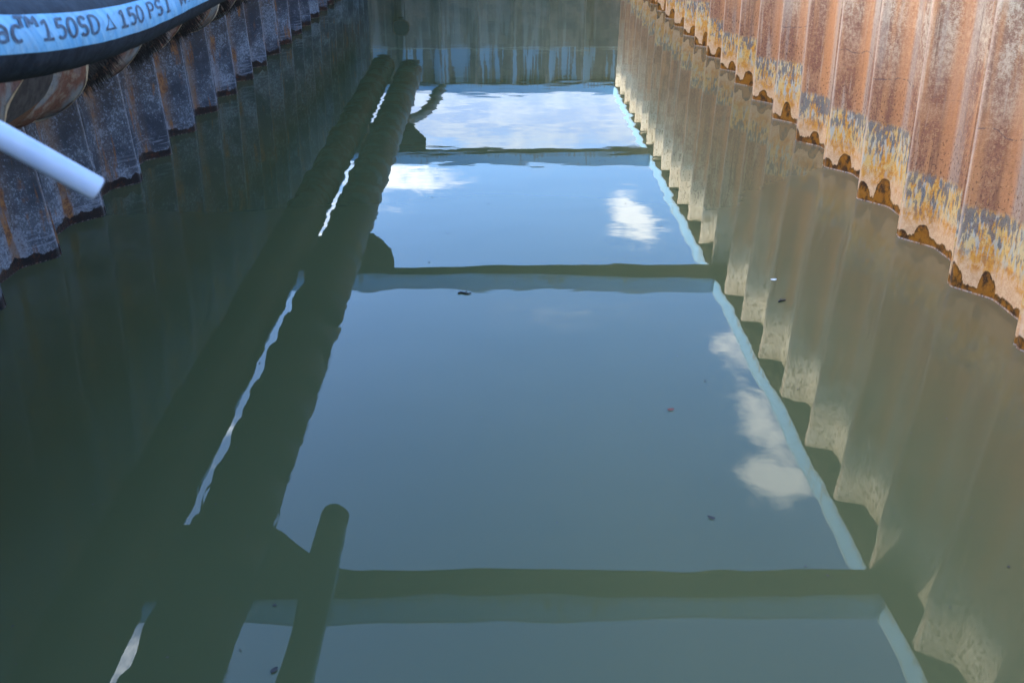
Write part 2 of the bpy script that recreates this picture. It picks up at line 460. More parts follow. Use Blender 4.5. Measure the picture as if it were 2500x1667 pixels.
def make_paint():
    m, n = newmat('light_blue_paint')
    tc = n.node('ShaderNodeTexCoord').outputs['Object']
    x, y, z = n.sep(tc)
    geo = n.sep(n.node('ShaderNodeNewGeometry').outputs['Normal'])
    nz = n.noise(tc, 1.6, 4.0, 0.6)
    drip = n.noise(n.xyz(n.m('MULTIPLY', x, 16.0), n.m('MULTIPLY', y, 16.0), n.m('MULTIPLY', z, 2.5)), 1.0, 4.0, 0.6)
    gr = n.noise(tc, 22.0, 4.0, 0.6)
    c = n.mix(n.step(nz, 0.3, 0.7), (0.23, 0.47, 0.68), (0.29, 0.54, 0.72))
    # grime creeping up from the lower edge, drips and rust runs
    reach = n.m('ADD', n.m('MULTIPLY', drip, 0.34), n.m('MULTIPLY', nz, 0.22))
    grime = n.step(n.m('SUBTRACT', z, n.m('SUBTRACT', reach, 0.24)), 0.06, -0.02)
    c = n.mix(n.m('MULTIPLY', grime, 0.60), c, n.mix(n.step(gr, 0.4, 0.6), (0.20, 0.22, 0.17), (0.27, 0.19, 0.11)))
    c = n.mix(n.step(n.m('MULTIPLY', drip, nz), 0.33, 0.42, 0.0, 0.7), c, (0.30, 0.22, 0.13))
    # undersides were never cleaned: mud and rust film
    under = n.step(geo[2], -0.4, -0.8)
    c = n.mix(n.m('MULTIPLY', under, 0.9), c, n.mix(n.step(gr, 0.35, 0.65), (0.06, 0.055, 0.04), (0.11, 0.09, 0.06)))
    n.bsdf(c, 0.5, n.bump(gr, 0.002))
    return m


def make_pipe(name, a, b, tan, scale=6.0, rough=0.75):
    m, n = newmat(name)
    tc = n.node('ShaderNodeTexCoord').outputs['Object']
    r = n.node('ShaderNodeObjectInfo').outputs['Random']
    ro = n.xyz(n.m('MULTIPLY', r, 19.0), 0.0, 0.0)
    ad = n.node('ShaderNodeVectorMath', operation='ADD')
    n.put(ad.inputs[0], tc)
    n.put(ad.inputs[1], ro)
    v = ad.outputs[0]
    big = n.noise(v, scale * 0.45, 4.0, 0.55, 0.6)
    mid = n.noise(v, scale * 3.0, 5.0, 0.65)
    fin = n.noise(v, scale * 14.0, 4.0, 0.6)
    c = n.mix(n.step(big, 0.44, 0.54), a, b)
    c = n.mix(n.step(mid, 0.50, 0.64, 0.0, 0.7), c, tan)
    c = n.mix(n.step(fin, 0.52, 0.66, 0.0, 0.45), c, (0.03, 0.026, 0.022))
    n.bsdf(c, rough, n.bump(n.m('ADD', mid, n.m('MULTIPLY', fin, 0.4)), 0.008))
    return m


def make_plain(name, c1, c2, rough, scale=20.0, bump=0.002, **kw):
    m, n = newmat(name)
    tc = n.node('ShaderNodeTexCoord').outputs['Object']
    a = n.noise(tc, scale, 5.0, 0.6)
    n.bsdf(n.mix(n.step(a, 0.32, 0.68), c1, c2), rough, n.bump(a, bump), **kw)
    return m


def make_water():
    m, n = newmat('murky_green_water')
    tc = n.node('ShaderNodeTexCoord').outputs['Object']
    x, y, z = n.sep(tc)
    murk = n.noise(tc, 0.35, 3.0, 0.5)
    silt = n.noise(tc, 170.0, 2.0, 0.6)
    c = n.mix(n.step(murk, 0.35, 0.65), (0.075, 0.077, 0.031), (0.082, 0.082, 0.033))
    c = n.mix(n.step(silt, 0.70, 0.80, 0.0, 0.35), c, (0.11, 0.11, 0.08))
    lit_side = n.m('MULTIPLY', n.step(n.m('ADD', x, n.m('MULTIPLY', n.m('SUBTRACT', n.noise(tc, 2.2, 4.0, 0.6), 0.5), 0.5)), 1.9, 3.7), 0.85)  # brighter light towards the right wall, painted into the water colour
    c = n.mix(lit_side, c, (0.130, 0.090, 0.038))
    # slow swell everywhere, fine breeze ripples mostly at the far end
    sw = n.noise(n.xyz(n.m('MULTIPLY', x, 0.9), n.m('MULTIPLY', y, 1.3), 0.0), 1.0, 2.0, 0.45)
    mid_ = n.noise(n.xyz(n.m('MULTIPLY', x, 2.2), n.m('MULTIPLY', y, 6.5), 2.0), 1.0, 2.0, 0.5)
    rip = n.noise(n.xyz(n.m('MULTIPLY', x, 7.0), n.m('MULTIPLY', y, 20.0), 5.0), 1.0, 3.0, 0.55, 0.4)
    patch = n.m('MULTIPLY', n.step(y, 7.0, 19.0, 0.10, 1.0), n.step(n.noise(n.xyz(n.m('MULTIPLY', x, 0.45), n.m('MULTIPLY', y, 0.35), 8.0), 1.0, 2.0), 0.38, 0.6, 0.35, 1.0))
    h = n.m('ADD', n.m('MULTIPLY', sw, 0.0032), n.m('MULTIPLY', n.m('MULTIPLY', mid_, 0.00030), n.step(y, 3.0, 16.0, 0.5, 1.0)))
    h = n.m('ADD', h, n.m('MULTIPLY', n.m('MULTIPLY', rip, 0.00013), patch))
    b = n.bsdf(c, 0.0, n.bump(h, 1.0), IOR=1.333)
    return m


def make_stripe():
    m, n = newmat('blue_hose_stripe')
    tc = n.node('ShaderNodeTexCoord').outputs['Object']
    x, y, z = n.sep(tc)
    rib = n.noise(n.xyz(n.m('MULTIPLY', x, 3.0), n.m('ADD', n.m('MULTIPLY', y, 22.0), n.m('MULTIPLY', z, 16.0)), 0.0), 1.0, 4.0, 0.6)
    gr = n.noise(tc, 34.0, 6.0, 0.7)
    big = n.noise(tc, 4.0, 4.0, 0.6)
    c = n.mix(n.step(rib, 0.34, 0.66), (0.085, 0.275, 0.44), (0.17, 0.36, 0.50))
    c = n.mix(n.m('MULTIPLY', n.step(gr, 0.52, 0.66), 0.5), c, (0.08, 0.16, 0.24))
    c = n.mix(n.m('MULTIPLY', n.step(big, 0.52, 0.68), 0.45), c, (0.20, 0.27, 0.31))
    n.bsdf(c, 0.55, n.bump(n.m('ADD', rib, n.m('MULTIPLY', gr, 0.4)), 0.006))
    return m


RUST = make_rust_wall()
DARK = make_dark_wall()
ENDW = make_end_wall()
PAINT = make_paint()
PALE_EDGE = make_plain('bright_edge_paint', (0.40, 0.58, 0.68), (0.52, 0.64, 0.70), 0.5, 9.0, 0.001)  # pale colour painting in the bright lit edge of the top flanges
SLEEVE = make_pipe('torn_tan_sleeve', (0.155, 0.165, 0.165), (0.13, 0.050, 0.028), (0.24, 0.20, 0.15))
CORE = make_pipe('corroded_pipe_core', (0.13, 0.060, 0.030), (0.17, 0.075, 0.030), (0.07, 0.040, 0.025))
SOOT_SHADE = make_plain('sooty_fibre_hole_shade', (0.016, 0.013, 0.011), (0.05, 0.042, 0.036), 0.9)  # black of the fibres, also painting the shade inside holes
LIP = make_plain('frayed_tan_edge', (0.50, 0.41, 0.27), (0.32, 0.24, 0.15), 0.85, 30.0)
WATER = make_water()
EARTH = make_plain('gravelly_earth', (0.16, 0.13, 0.10), (0.28, 0.24, 0.19), 0.95, 3.0, 0.02)
RUBBER = make_plain('black_rubber', (0.006, 0.008, 0.012), (0.018, 0.023, 0.031), 0.7, 22.0, 0.004, Specular_IOR_Level=0.18)
STRIPE = make_stripe()
INK = make_plain('black_ink', (0.010, 0.016, 0.032), (0.045, 0.10, 0.16), 0.6, 46.0, 0.001)
STEEL = make_plain('grey_steel', (0.20, 0.21, 0.22), (0.36, 0.36, 0.35), 0.45, 14.0, 0.002)
PVC = make_plain('white_plastic', (0.31, 0.35, 0.42), (0.38, 0.41, 0.46), 0.32, 6.0, 0.0008)
PVCIN = make_plain('pipe_inside', (0.30, 0.31, 0.33), (0.38, 0.39, 0.41), 0.6)
PLATE = make_pipe('rusty_plate', (0.20, 0.19, 0.15), (0.19, 0.10, 0.05), (0.24, 0.24, 0.21), 3.0)
LEAF = make_plain('dead_leaf', (0.16, 0.035, 0.015), (0.22, 0.07, 0.03), 0.7)
TWIG = make_plain('wet_twig', (0.025, 0.018, 0.012), (0.05, 0.035, 0.02), 0.7)
FLOAT = make_plain('pale_flake', (0.55, 0.53, 0.46), (0.62, 0.60, 0.52), 0.8)
SPECK = make_plain('dark_speck', (0.03, 0.024, 0.018), (0.07, 0.05, 0.03), 0.8)

# ------------------------------------------------------------------ setting: ground and water
XR, XL = 3.57, -3.64          # front corners of the right and left sheet piles
YF = 29.16                    # front of the far wall
YN = -0.95                    # near wall
G = 1.55                      # site level


def make_ground():
    bm = bmesh.new()
    xs = [-900, -60, -12, XL - 0.27, XR + 0.28, 12, 60, 900]
    ys = [-900, -60, -8, YN - 0.28, YF + 0.28, 40, 90, 900]
    vv = [[bm.verts.new((x, y, G + (rnd.uniform(-0.06, 0.06) if i not in (3, 4) and j not in (3, 4) else 0)))
           for j, y in enumerate(ys)] for i, x in enumerate(xs)]
    for i in range(7):
        for j in range(7):
            if i == 3 and j == 3:
                continue
            bm.faces.new((vv[i][j], vv[i + 1][j], vv[i + 1][j + 1], vv[i][j + 1]))
    return tag(build('ground', bm, EARTH), kind='structure')


make_ground()


def make_sun_block_bank():
    # unseen earth bank added behind the left wall; its crest keeps the low sun off the pit
    bm = bmesh.new()
    prof = [(-5.6, G - 0.3), (-6.2, 2.6), (-7.1, 4.8), (-8.0, 7.1), (-8.7, 8.15), (-12.0, 8.2), (-20.0, G - 0.3)]
    ys = [-40 + 2.0 * i for i in range(61)]
    g = []
    for y in ys:
        row = []
        for i, (x, z) in enumerate(prof):
            j = 0.12 if 0 < i < 5 else 0.0
            row.append(bm.verts.new((x + rnd.uniform(-j, j), y, z + rnd.uniform(-j, j) * 0.7)))
        g.append(row)
    for a, b_ in zip(g, g[1:]):
        for i in range(len(prof) - 1):
            bm.faces.new((a[i], a[i + 1], b_[i + 1], b_[i]))
    tag(build('sun_block_bank', bm, EARTH, smooth=True), kind='structure')


make_sun_block_bank()
bm = bmesh.new()
q = [bm.verts.new(p) for p in ((XL - 0.25, YN - 0.25, 0), (XR + 0.26, YN - 0.25, 0), (XR + 0.26, YF + 0.26, 0), (XL - 0.25, YF + 0.26, 0))]
bm.faces.new(q)
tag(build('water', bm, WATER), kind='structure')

# ------------------------------------------------------------------ sheet pile walls
# profile of one pile: (out from the water, along the wall); starts at the far front corner
def fillet(poly, rad, n=5):
    out = [poly[0]]
    for p0, p1, p2, r in zip(poly, poly[1:], poly[2:], rad):
        a, b_, c = Vector(p0), Vector(p1), Vector(p2)
        u, v = (a - b_).normalized(), (c - b_).normalized()
        th = u.angle(v)
        d = min(r / math.tan(th / 2), 0.45 * (a - b_).length, 0.45 * (c - b_).length)
        q0, q1 = b_ + u * d, b_ + v * d
        for i in range(n + 1):
            t = i / n
            q = q0 * (1 - t) ** 2 + b_ * (2 * t * (1 - t)) + q1 * t ** 2
            out.append((q.x, q.y))
    out.append(poly[-1])
    return out


PROF = fillet([(0.020, 0.0), (0.0, -0.012), (0.0, -0.062), (0.212, -0.292), (0.238, -0.770), (0.004, -1.005), (0.020, -1.031)],
              [0.012, 0.07, 0.12, 0.07, 0.015])


def pile_mesh(name, period, top, lean, placer):
    """a sheet of bent steel 14 mm thick; placer(out, along, z) -> point"""
    k = period / 1.031
    pts = [(o, a * k) for o, a in PROF]
    us = [0.0]
    for (o0, a0), (o1, a1) in zip(pts, pts[1:]):
        us.append(us[-1] + math.hypot(o1 - o0, a1 - a0))
    bm = bmesh.new()
    uv = bm.loops.layers.uv.new('UVMap')
    zs = [-1.0, 0.0, top]
    T = 0.014
    fr = [[bm.verts.new(placer(o, a + lean * z, z)) for (o, a) in pts] for z in zs]
    bk = [[bm.verts.new(placer(o + T, a + lean * z, z)) for (o, a) in pts] for z in zs]
    uvv = {}
    for zi, z in enumerate(zs):
        for i, u in enumerate(us):
            uvv[fr[zi][i]] = (u, z)
            uvv[bk[zi][i]] = (u, z)
    L = len(pts)
    for zi in range(2):
        for i in range(L - 1):
            bm.faces.new((fr[zi][i], fr[zi][i + 1], fr[zi + 1][i + 1], fr[zi + 1][i]))
            bm.faces.new((bk[zi][i], bk[zi + 1][i], bk[zi + 1][i + 1], bk[zi][i + 1]))
    for i in range(L - 1):
        bm.faces.new((fr[2][i], fr[2][i + 1], bk[2][i + 1], bk[2][i]))
    for zi in range(2):
        bm.faces.new((fr[zi][0], fr[zi + 1][0], bk[zi + 1][0], bk[zi][0]))
        bm.faces.new((fr[zi][L - 1], bk[zi][L - 1], bk[zi + 1][L - 1], fr[zi + 1][L - 1]))
    for f in bm.faces:
        f.smooth = True
        for lp in f.loops:
            lp[uv].uv = uvv[lp.vert]
    bmesh.ops.recalc_face_normals(bm, faces=bm.faces[:])
    for e in bm.edges:
        if len(e.link_faces) == 2 and e.calc_face_angle() > 0.6:
            e.smooth = False
    me = bpy.data.meshes.new(name)
    bm.to_mesh(me)
    bm.free()
    return me


RTOP, LTOP, FTOP = 3.052, 3.90, 3.052
wall_r = empty('sheet_pile_wall', (XR, 0, 0), 'rust-orange sheet pile wall running along the right side of the water', 'sheet pile wall')
me = pile_mesh('sheet_pile', 1.08, RTOP, 0.10, lambda o, a, z: (o, a, z))
for k in range(-6, 22):
    link('sheet_pile', me, RUST, wall_r, (rnd.uniform(-0.008, 0.008), 6.927 + 1.08 * k, 0))

wall_l = empty('sheet_pile_wall', (XL, 0, 0), 'dark grey sheet pile wall in shade behind the hose on the left', 'sheet pile wall')
me = pile_mesh('sheet_pile', 1.031, LTOP, -0.12, lambda o, a, z: (-o, a, z))
for k in range(-7, 23):
    link('sheet_pile', me, DARK, wall_l, (rnd.uniform(-0.008, 0.008), 6.579 + 1.031 * k, 0))

wall_f = empty('sheet_pile_wall', (0, YF, 0), 'far sheet pile wall with blue streaks, seen mirrored at the top of the water', 'sheet pile wall')
me = pile_mesh('sheet_pile', 1.05, FTOP, 0.0, lambda o, a, z: (a, o, z))
for k in range(-3, 5):
    link('sheet_pile', me, ENDW, wall_f, (-0.62 + 1.05 * k + 0.10, 0, 0))

wall_n = empty('sheet_pile_wall', (0, YN, 0), 'sheet pile wall closing the near end of the pit', 'sheet pile wall')
me = pile_mesh('sheet_pile', 1.05, 1.62, 0.0, lambda o, a, z: (a, -o, z))
for k in range(-3, 5):
    link('sheet_pile', me, DARK, wall_n, (-0.52 + 1.05 * k, 0, 0))

# ------------------------------------------------------------------ blue capping beams and struts
ZB, BH = 3.06, 0.305          # underside and height of the bracing
TF = 0.022


def ibeam(parent, lx, ly, x0, y0, zb=ZB):
    """welded box of web plates between two flanges, origin at the parent"""
    b = bmesh.new()
    box(b, x0 + 0.003, x0 + lx - 0.003, y0 + 0.003, y0 + ly - 0.003, TF, BH - TF)
    build('web', b, PAINT, parent)
    b = bmesh.new()
    box(b, x0, x0 + lx, y0, y0 + ly, 0, TF, 0.004)
    build('bottom_flange', b, PAINT, parent)
    b = bmesh.new()
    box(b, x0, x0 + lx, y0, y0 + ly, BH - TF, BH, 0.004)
    build('top_flange', b, PALE_EDGE, parent)


def stiffeners(parent, spots):
    for (x0, x1, y0, y1) in spots:
        b = bmesh.new()
        box(b, x0, x1, y0, y1, TF + 0.001, BH - TF - 0.001)
        build('stiffener', b, PAINT, parent)


cap_r = empty('capping_beam', (0, 0, ZB), 'sunlit light blue beam along the top of the right wall, mirrored as a blue stripe', 'beam')
ibeam(cap_r, 0.42, YF - YN - 0.02, XR - 0.022, YN + 0.01)
cap_f = empty('capping_beam', (0, 0, ZB), 'light blue beam across the far end under the white clouds', 'beam')
ibeam(cap_f, XR - XL + 0.4, 0.40, XL - 0.02, YF - 0.03)
waler_l = empty('waler_beam', (0, 0, ZB), 'blue waler on the left wall behind the dark pipes', 'beam')
ibeam(waler_l, 0.28, YF - YN - 0.10, XL + 0.02, YN + 0.04)

STRUTS = [(6.835, 7.205, 0.004), (14.45, 14.86, 0.012), (21.72, 22.10, 0.022)]
SL = ['nearest light blue strut crossing the pit, mirrored low in the picture below the hose end',
      'middle light blue strut crossing the pit, with rusty drips along its left half',
      'farthest of the light blue cross struts, just below the white cloud gap']
HAUNCH = [[(-1.50, 7.22), (-1.66, 7.30), (-1.85, 7.46), (-2.02, 7.66), (-2.18, 7.83), (-2.34, 7.90), (-2.60, 7.92)],
          [(-1.70, 14.88), (-1.71, 15.10), (-1.75, 15.34), (-1.82, 15.57), (-1.93, 15.86), (-2.07, 16.09), (-2.25, 16.26), (-2.6, 16.3)],
          [(-1.63, 22.13), (-1.64, 22.4), (-1.68, 22.72), (-1.78, 23.2), (-1.93, 23.65), (-2.07, 24.1), (-2.22, 24.4), (-2.6, 24.5)]]
for (y0, y1, sk_), lab, hp_ in zip(STRUTS, SL, HAUNCH):
    s = empty('strut', (0, 0.5 * (y0 + y1), ZB), lab, 'strut', 'light blue struts bracing the pit')
    s.rotation_euler.z = -sk_
    xl, xr, d = XL + 0.31, XR - 0.042, 0.5 * (y1 - y0)
    ibeam(s, xr - xl, 2 * d, xl, -d)
    b = bmesh.new()
    box(b, xr - 0.02 + 0.021, xr + 0.018, -d - 0.03, d + 0.03, 0.01, BH - 0.01, 0.003)
    build('end_plate', b, PAINT, s)
    # rounded haunch plate stiffening the left end, on the far side of the strut
    b = bmesh.new()
    yc = 0.5 * (y0 + y1)
    pts = [(xl + 0.02, d + 0.002)] + [(x, y - yc) for x, y in hp_] + [(xl + 0.02, hp_[-1][1] - yc)]
    lo = [b.verts.new((x, y, 0.004)) for x, y in pts]
    hi = [b.verts.new((x, y, 0.034)) for x, y in pts]
    b.faces.new(lo[::-1])
    b.faces.new(hi)
    for i in range(len(pts)):
        j = (i + 1) % len(pts)
        b.faces.new((lo[i], lo[j], hi[j], hi[i]))
    build('haunch_plate', b, PLATE, s)

# bent corner brace at the far left corner
br = [Vector((x, y, ZB + 0.13)) for x, y in ((-2.75, 24.9), (-2.35, 25.1), (-2.08, 25.5), (-1.90, 26.2), (-1.78, 27.0), (-1.68, 28.0), (-1.58, 29.1))]
b = bmesh.new()
rings(b, br, frames_of(br), [0.15] * len(br), 16)
tag(build('corner_brace', b, PLATE, smooth=True), 'curved rusty brace pipe bending to the far blue beam', 'brace')

# ------------------------------------------------------------------ the two long pipes beside the left wall
def long_pipe(x, z, r, y0, y1, label, sleeve, seglen, fringe):
    t = empty('fender_pipe', (x, y0, z), label, 'pipe', 'long pipes slung along the left wall')
    b = bmesh.new()
    n_end = 6
    ys = [y0, y1 - r * 0.7] + [y1 - r * 0.7 + r * 0.7 * math.sin(math.pi / 2 * i / n_end) for i in range(1, n_end + 1)]
    rr = [r * 0.935, r * 0.935] + [max(0.02, r * 0.935 * math.cos(math.pi / 2 * i / n_end)) for i in range(1, n_end + 1)]
    c = [Vector((0, y - y0, 0)) for y in ys]
    rings(b, c, [(Vector((1, 0, 0)), Vector((0, 0, 1)))] * len(c), rr, 40)
    build('core', b, CORE, t, smooth=True)
    y = y0 + 0.05
    i = 0
    while y < y1 - r * 0.75:
        L = min(seglen * rnd.uniform(0.88, 1.12), y1 - r * 0.7 - y)
        near = y < 10.0 and fringe
        ph2 = rnd.uniform(0, 6.28)
        rows, S = 10, 64
        hole_a, hole_w = rnd.uniform(-0.45, -0.15), rnd.uniform(0.42, 0.6)
        hole_d = rnd.uniform(0.26, 0.40) if fringe else 0.0
        b = bmesh.new()
        grid = []
        for j in range(rows):
            f = j / (rows - 1)
            ring = []
            for k in range(S):
                a = -math.pi + 2 * math.pi * k / S
                # torn far end: bitten back where the gap shows, running long above it
                bite = hole_d * math.exp(-((a - hole_a) / hole_w) ** 2)
                low = 0.42 * (1 / (1 + math.exp((a + 0.72) * 9))) * (1 if -2.2 < a else 0) if fringe else 0.0
                slant = 0.16 * math.sin(a * 0.9 + 0.3) if fringe else 0.0
                far = L + 0.05 + slant - bite - low * 0.6 + 0.014 * math.sin(6 * a + ph2)
                rad = r * (0.972 + 0.014 * math.sin(2 * a + ph2 + 2.5 * f) + 0.008 * math.sin(5 * a - ph2 + 5 * f))
                rad += (0.022 * f ** 3 - 0.016 * (1 - f) ** 3) + (0.010 * math.sin(9 * f + 3 * a + ph2) if fringe else 0.0)
                ring.append(b.verts.new((rad * math.cos(a), y - y0 + (0.6 * hole_d * math.exp(-((a + 0.25) / 0.5) ** 2)) * (1 - f) + far * f, rad * math.sin(a))))
            grid.append(ring)
        for A, B in zip(grid, grid[1:]):
            for k in range(S):
                b.faces.new((A[k], A[(k + 1) % S], B[(k + 1) % S], B[k]))
        edge = [v.co.copy() for v in grid[-1]]
        so = build('sleeve', b, SLEEVE, t, smooth=True)
        if near:
            # pale worn edge of the torn sleeve, a black patch painting the shade in its gap and the sooty fibres hanging out
            b = bmesh.new()
            inn, mid_, out = [], [], []
            for p in edge:
                d = Vector((p.x, 0, p.z)).normalized()
                w_ = 0.020 + 0.016 * math.sin(p.y * 31 + p.z * 17)
                inn.append(b.verts.new(p - d * 0.016))
                mid_.append(b.verts.new(p + d * 0.003 + Vector((0, 0.006, 0))))
                out.append(b.verts.new(p + d * 0.0035 - Vector((0, w_, 0))))
            for k in range(len(edge)):
                k2 = (k + 1) % len(edge)
                b.faces.new((inn[k], inn[k2], mid_[k2], mid_[k]))
                b.faces.new((mid_[k], mid_[k2], out[k2], out[k]))
            build('worn_edge', b, LIP, so, smooth=True)
            b = bmesh.new()
            yc = y - y0 + L - hole_d * 0.15
            prev = None
            for j in range(13):
                tt = -1 + 2 * j / 12
                half = 0.75 * hole_d * math.sqrt(max(0.0, 1 - tt * tt)) + 0.004
                a = hole_a + tt * hole_w * 0.95
                pr_ = r * 0.935 + 0.003
                row = [b.verts.new((pr_ * math.cos(a), yc + 0.10 * tt + q * half, pr_ * math.sin(a))) for q in (-1, -0.33, 0.33, 1.2)]
                if prev:
                    for k in range(3):
                        b.faces.new((prev[k], row[k], row[k + 1], prev[k + 1]))
                prev = row
            build('hollow_shade', b, SOOT_SHADE, so, smooth=True)
            if y > 4.2:
                b = bmesh.new()
                for _ in range(420):
                    a = hole_a + rnd.uniform(-1.3, 1.1) * hole_w
                    yy = yc + rnd.uniform(-0.2, 0.28)
                    d = Vector((math.cos(a), rnd.uniform(-0.5, 0.6), math.sin(a) - 0.9)).normalized()
                    p0 = Vector((r * 0.95 * math.cos(a), yy, r * 0.95 * math.sin(a)))
                    p1 = p0 + d * rnd.uniform(0.03, 0.085)
                    s = Vector((-math.sin(a), 0, math.cos(a))) * 0.003
                    v = [b.verts.new(p0 - s), b.verts.new(p0 + s), b.verts.new(p0 + Vector((0, 0.006, 0))), b.verts.new(p1)]
                    b.faces.new((v[0], v[1], v[3]))
                    b.faces.new((v[1], v[2], v[3]))
                    b.faces.new((v[2], v[0], v[3]))
                tag(build('frayed_fibre', b, SOOT_SHADE, so), kind='stuff')
        y += L
        i += 1
    # steel straps up to the struts
    for ys_ in (7.02, 14.65, 21.9):
        b = bmesh.new()
        arc = [Vector((0, ys_ - y0, 0))] * 2
        c = [Vector((0, ys_ - y0 - 0.04, 0)), Vector((0, ys_ - y0 + 0.04, 0))]
        rings(b, c, [(Vector((1, 0, 0)), Vector((0, 0, 1)))] * 2, [r * 1.035] * 2, 32, cap=False)
        box(b, -0.03, 0.03, ys_ - y0 - 0.035, ys_ - y0 + 0.035, r * 1.0, ZB - z - 0.003)
        build('strap', b, CORE, t)
    return t


long_pipe(-2.285, 2.20, 0.336, -0.6, 27.0, 'thick corroded pipe in torn tan sleeves under the blue hose', SLEEVE, 0.80, True)
long_pipe(-2.91, 1.90, 0.293, -0.6, 25.9, 'second thick dark pipe squeezed between its neighbour and the left wall', SLEEVE, 1.5, False)

# ------------------------------------------------------------------ drain pipe stub in the far wall
dp = empty('drain_pipe', (-2.72, YF, 1.45), 'round dark drain pipe poking out of the far wall', 'drain pipe')
b = bmesh.new()
c = [Vector((0, y, 0)) for y in (0.3, -0.09, -0.09, 0.2)]
fr_ = [(Vector((1, 0, 0)), Vector((0, 0, 1)))] * 4
rings(b, c, fr_, [0.25, 0.25, 0.22, 0.22], 32, cap=False)
build('pipe_wall', b, CORE, dp, smooth=True)
b = bmesh.new()
rings(b, [Vector((0, -0.065, 0)), Vector((0, -0.02, 0))], fr_[:2], [0.219, 0.219], 32)
build('bore_shade', b, SOOT_SHADE, dp)  # black disc painting the shade inside the pipe mouth

# ------------------------------------------------------------------ big hose with blue stripe and lettering
HR = 0.1334
hose = empty('suction_hose', (-1.49, 7.2, 2.43), 'thick black hose with a lettered light blue stripe, upper left', 'hose')
HX = -1.49


def hose_pt(y):
    z = 2.43
    if y < 4.3:
        d = 4.3 - y
        z += 0.050 * d * d
    x = HX
    if y < 3.4:
        x -= 0.05 * (3.4 - y) ** 2
    return Vector((x, y, min(z, 3.9)))


hy = [7.2 - 0.06 * i for i in range(int((7.2 - 2.5) / 0.06))][::-1]
tail = [hose_pt(hy[1]), hose_pt(hy[0])] + [Vector(p) for p in ((-1.62, 2.15, 2.86), (-1.95, 1.70, 3.32), (-2.65, 1.35, 3.90), (-3.65, 1.15, 4.12),
                                                            (-4.55, 1.05, 3.45), (-5.15, 1.0, 2.35), (-5.9, 0.95, 1.75), (-6.6, 0.9, 1.72))]
extra = []
for k in range(1, len(tail) - 2):
    p0, p1, p2, p3 = tail[k - 1:k + 3]
    for q in range(8):
        t = (q + 1) / 8
        extra.append(0.5 * (2 * p1 + (p2 - p0) * t + (2 * p0 - 5 * p1 + 4 * p2 - p3) * t * t + (3 * p1 - p0 - 3 * p2 + p3) * t ** 3))
extra = extra[::-1]
NX = len(extra)
hw = extra + [hose_pt(y) for y in hy]
hp = [p - hose.location for p in hw]
hf = frames_of(hw)
b = bmesh.new()
rings(b, hp, hf, [HR * (1.0 + 0.006 * math.sin(i * 1.9)) for i in range(len(hp))], 48)
build('hose_body', b, RUBBER, hose, smooth=True)
A_LO, A_HI = R(-19), R(28)
b = bmesh.new()
rings(b, hp[:-3], hf[:-3], [HR + 0.0022 + HR * 0.006 * math.sin(i * 1.9) + 0.0012 * math.sin(i * 0.9) for i in range(len(hp) - 3)], 14, A_LO, A_HI, cap=False)
build('stripe', b, STRIPE, hose, smooth=True)
# end ferrule
b = bmesh.new()
ec = [Vector((0, y, 0)) for y in (-0.10, -0.10, 0.03, 0.03)]
rings(b, ec, [(Vector((1, 0, 0)), Vector((0, 0, 1)))] * 4, [HR * 1.0, HR * 1.03, HR * 1.03, HR * 0.84], 40, cap=False)
build('end_ferrule', b, RUBBER, hose, smooth=True)
for yy in (-0.18,):
    b = bmesh.new()
    box(b, -0.012, 0.012, yy - 0.02, yy + 0.02, HR, ZB - hose.location.z - 0.003)
    rings(b, [Vector((0, yy - 0.02, 0)), Vector((0, yy + 0.02, 0))], [(Vector((1, 0, 0)), Vector((0, 0, 1)))] * 2, [HR * 1.02] * 2, 32, cap=False)
    build('sling', b, STEEL, hose)


def on_hose(s_y, ang, r):
    """world-aligned point on the hose skin at run s_y and angle ang, local to the hose"""
    i = NX + (s_y - hy[0]) / 0.06
    i0 = max(0, min(len(hp) - 2, int(i)))
    t = i - i0
    c = hp[i0].lerp(hp[i0 + 1], t)
    s, u = hf[i0]
    s2, u2 = hf[i0 + 1]
    s, u = s.lerp(s2, t), u.lerp(u2, t)
    return c + s * (r * math.cos(ang)) + u * (r * math.sin(ang))


def arc(cx, cy, rx, ry, a0, a1, n=14):
    return [(cx + rx * math.cos(R(a0 + (a1 - a0) * i / n)), cy + ry * math.sin(R(a0 + (a1 - a0) * i / n))) for i in range(n + 1)]


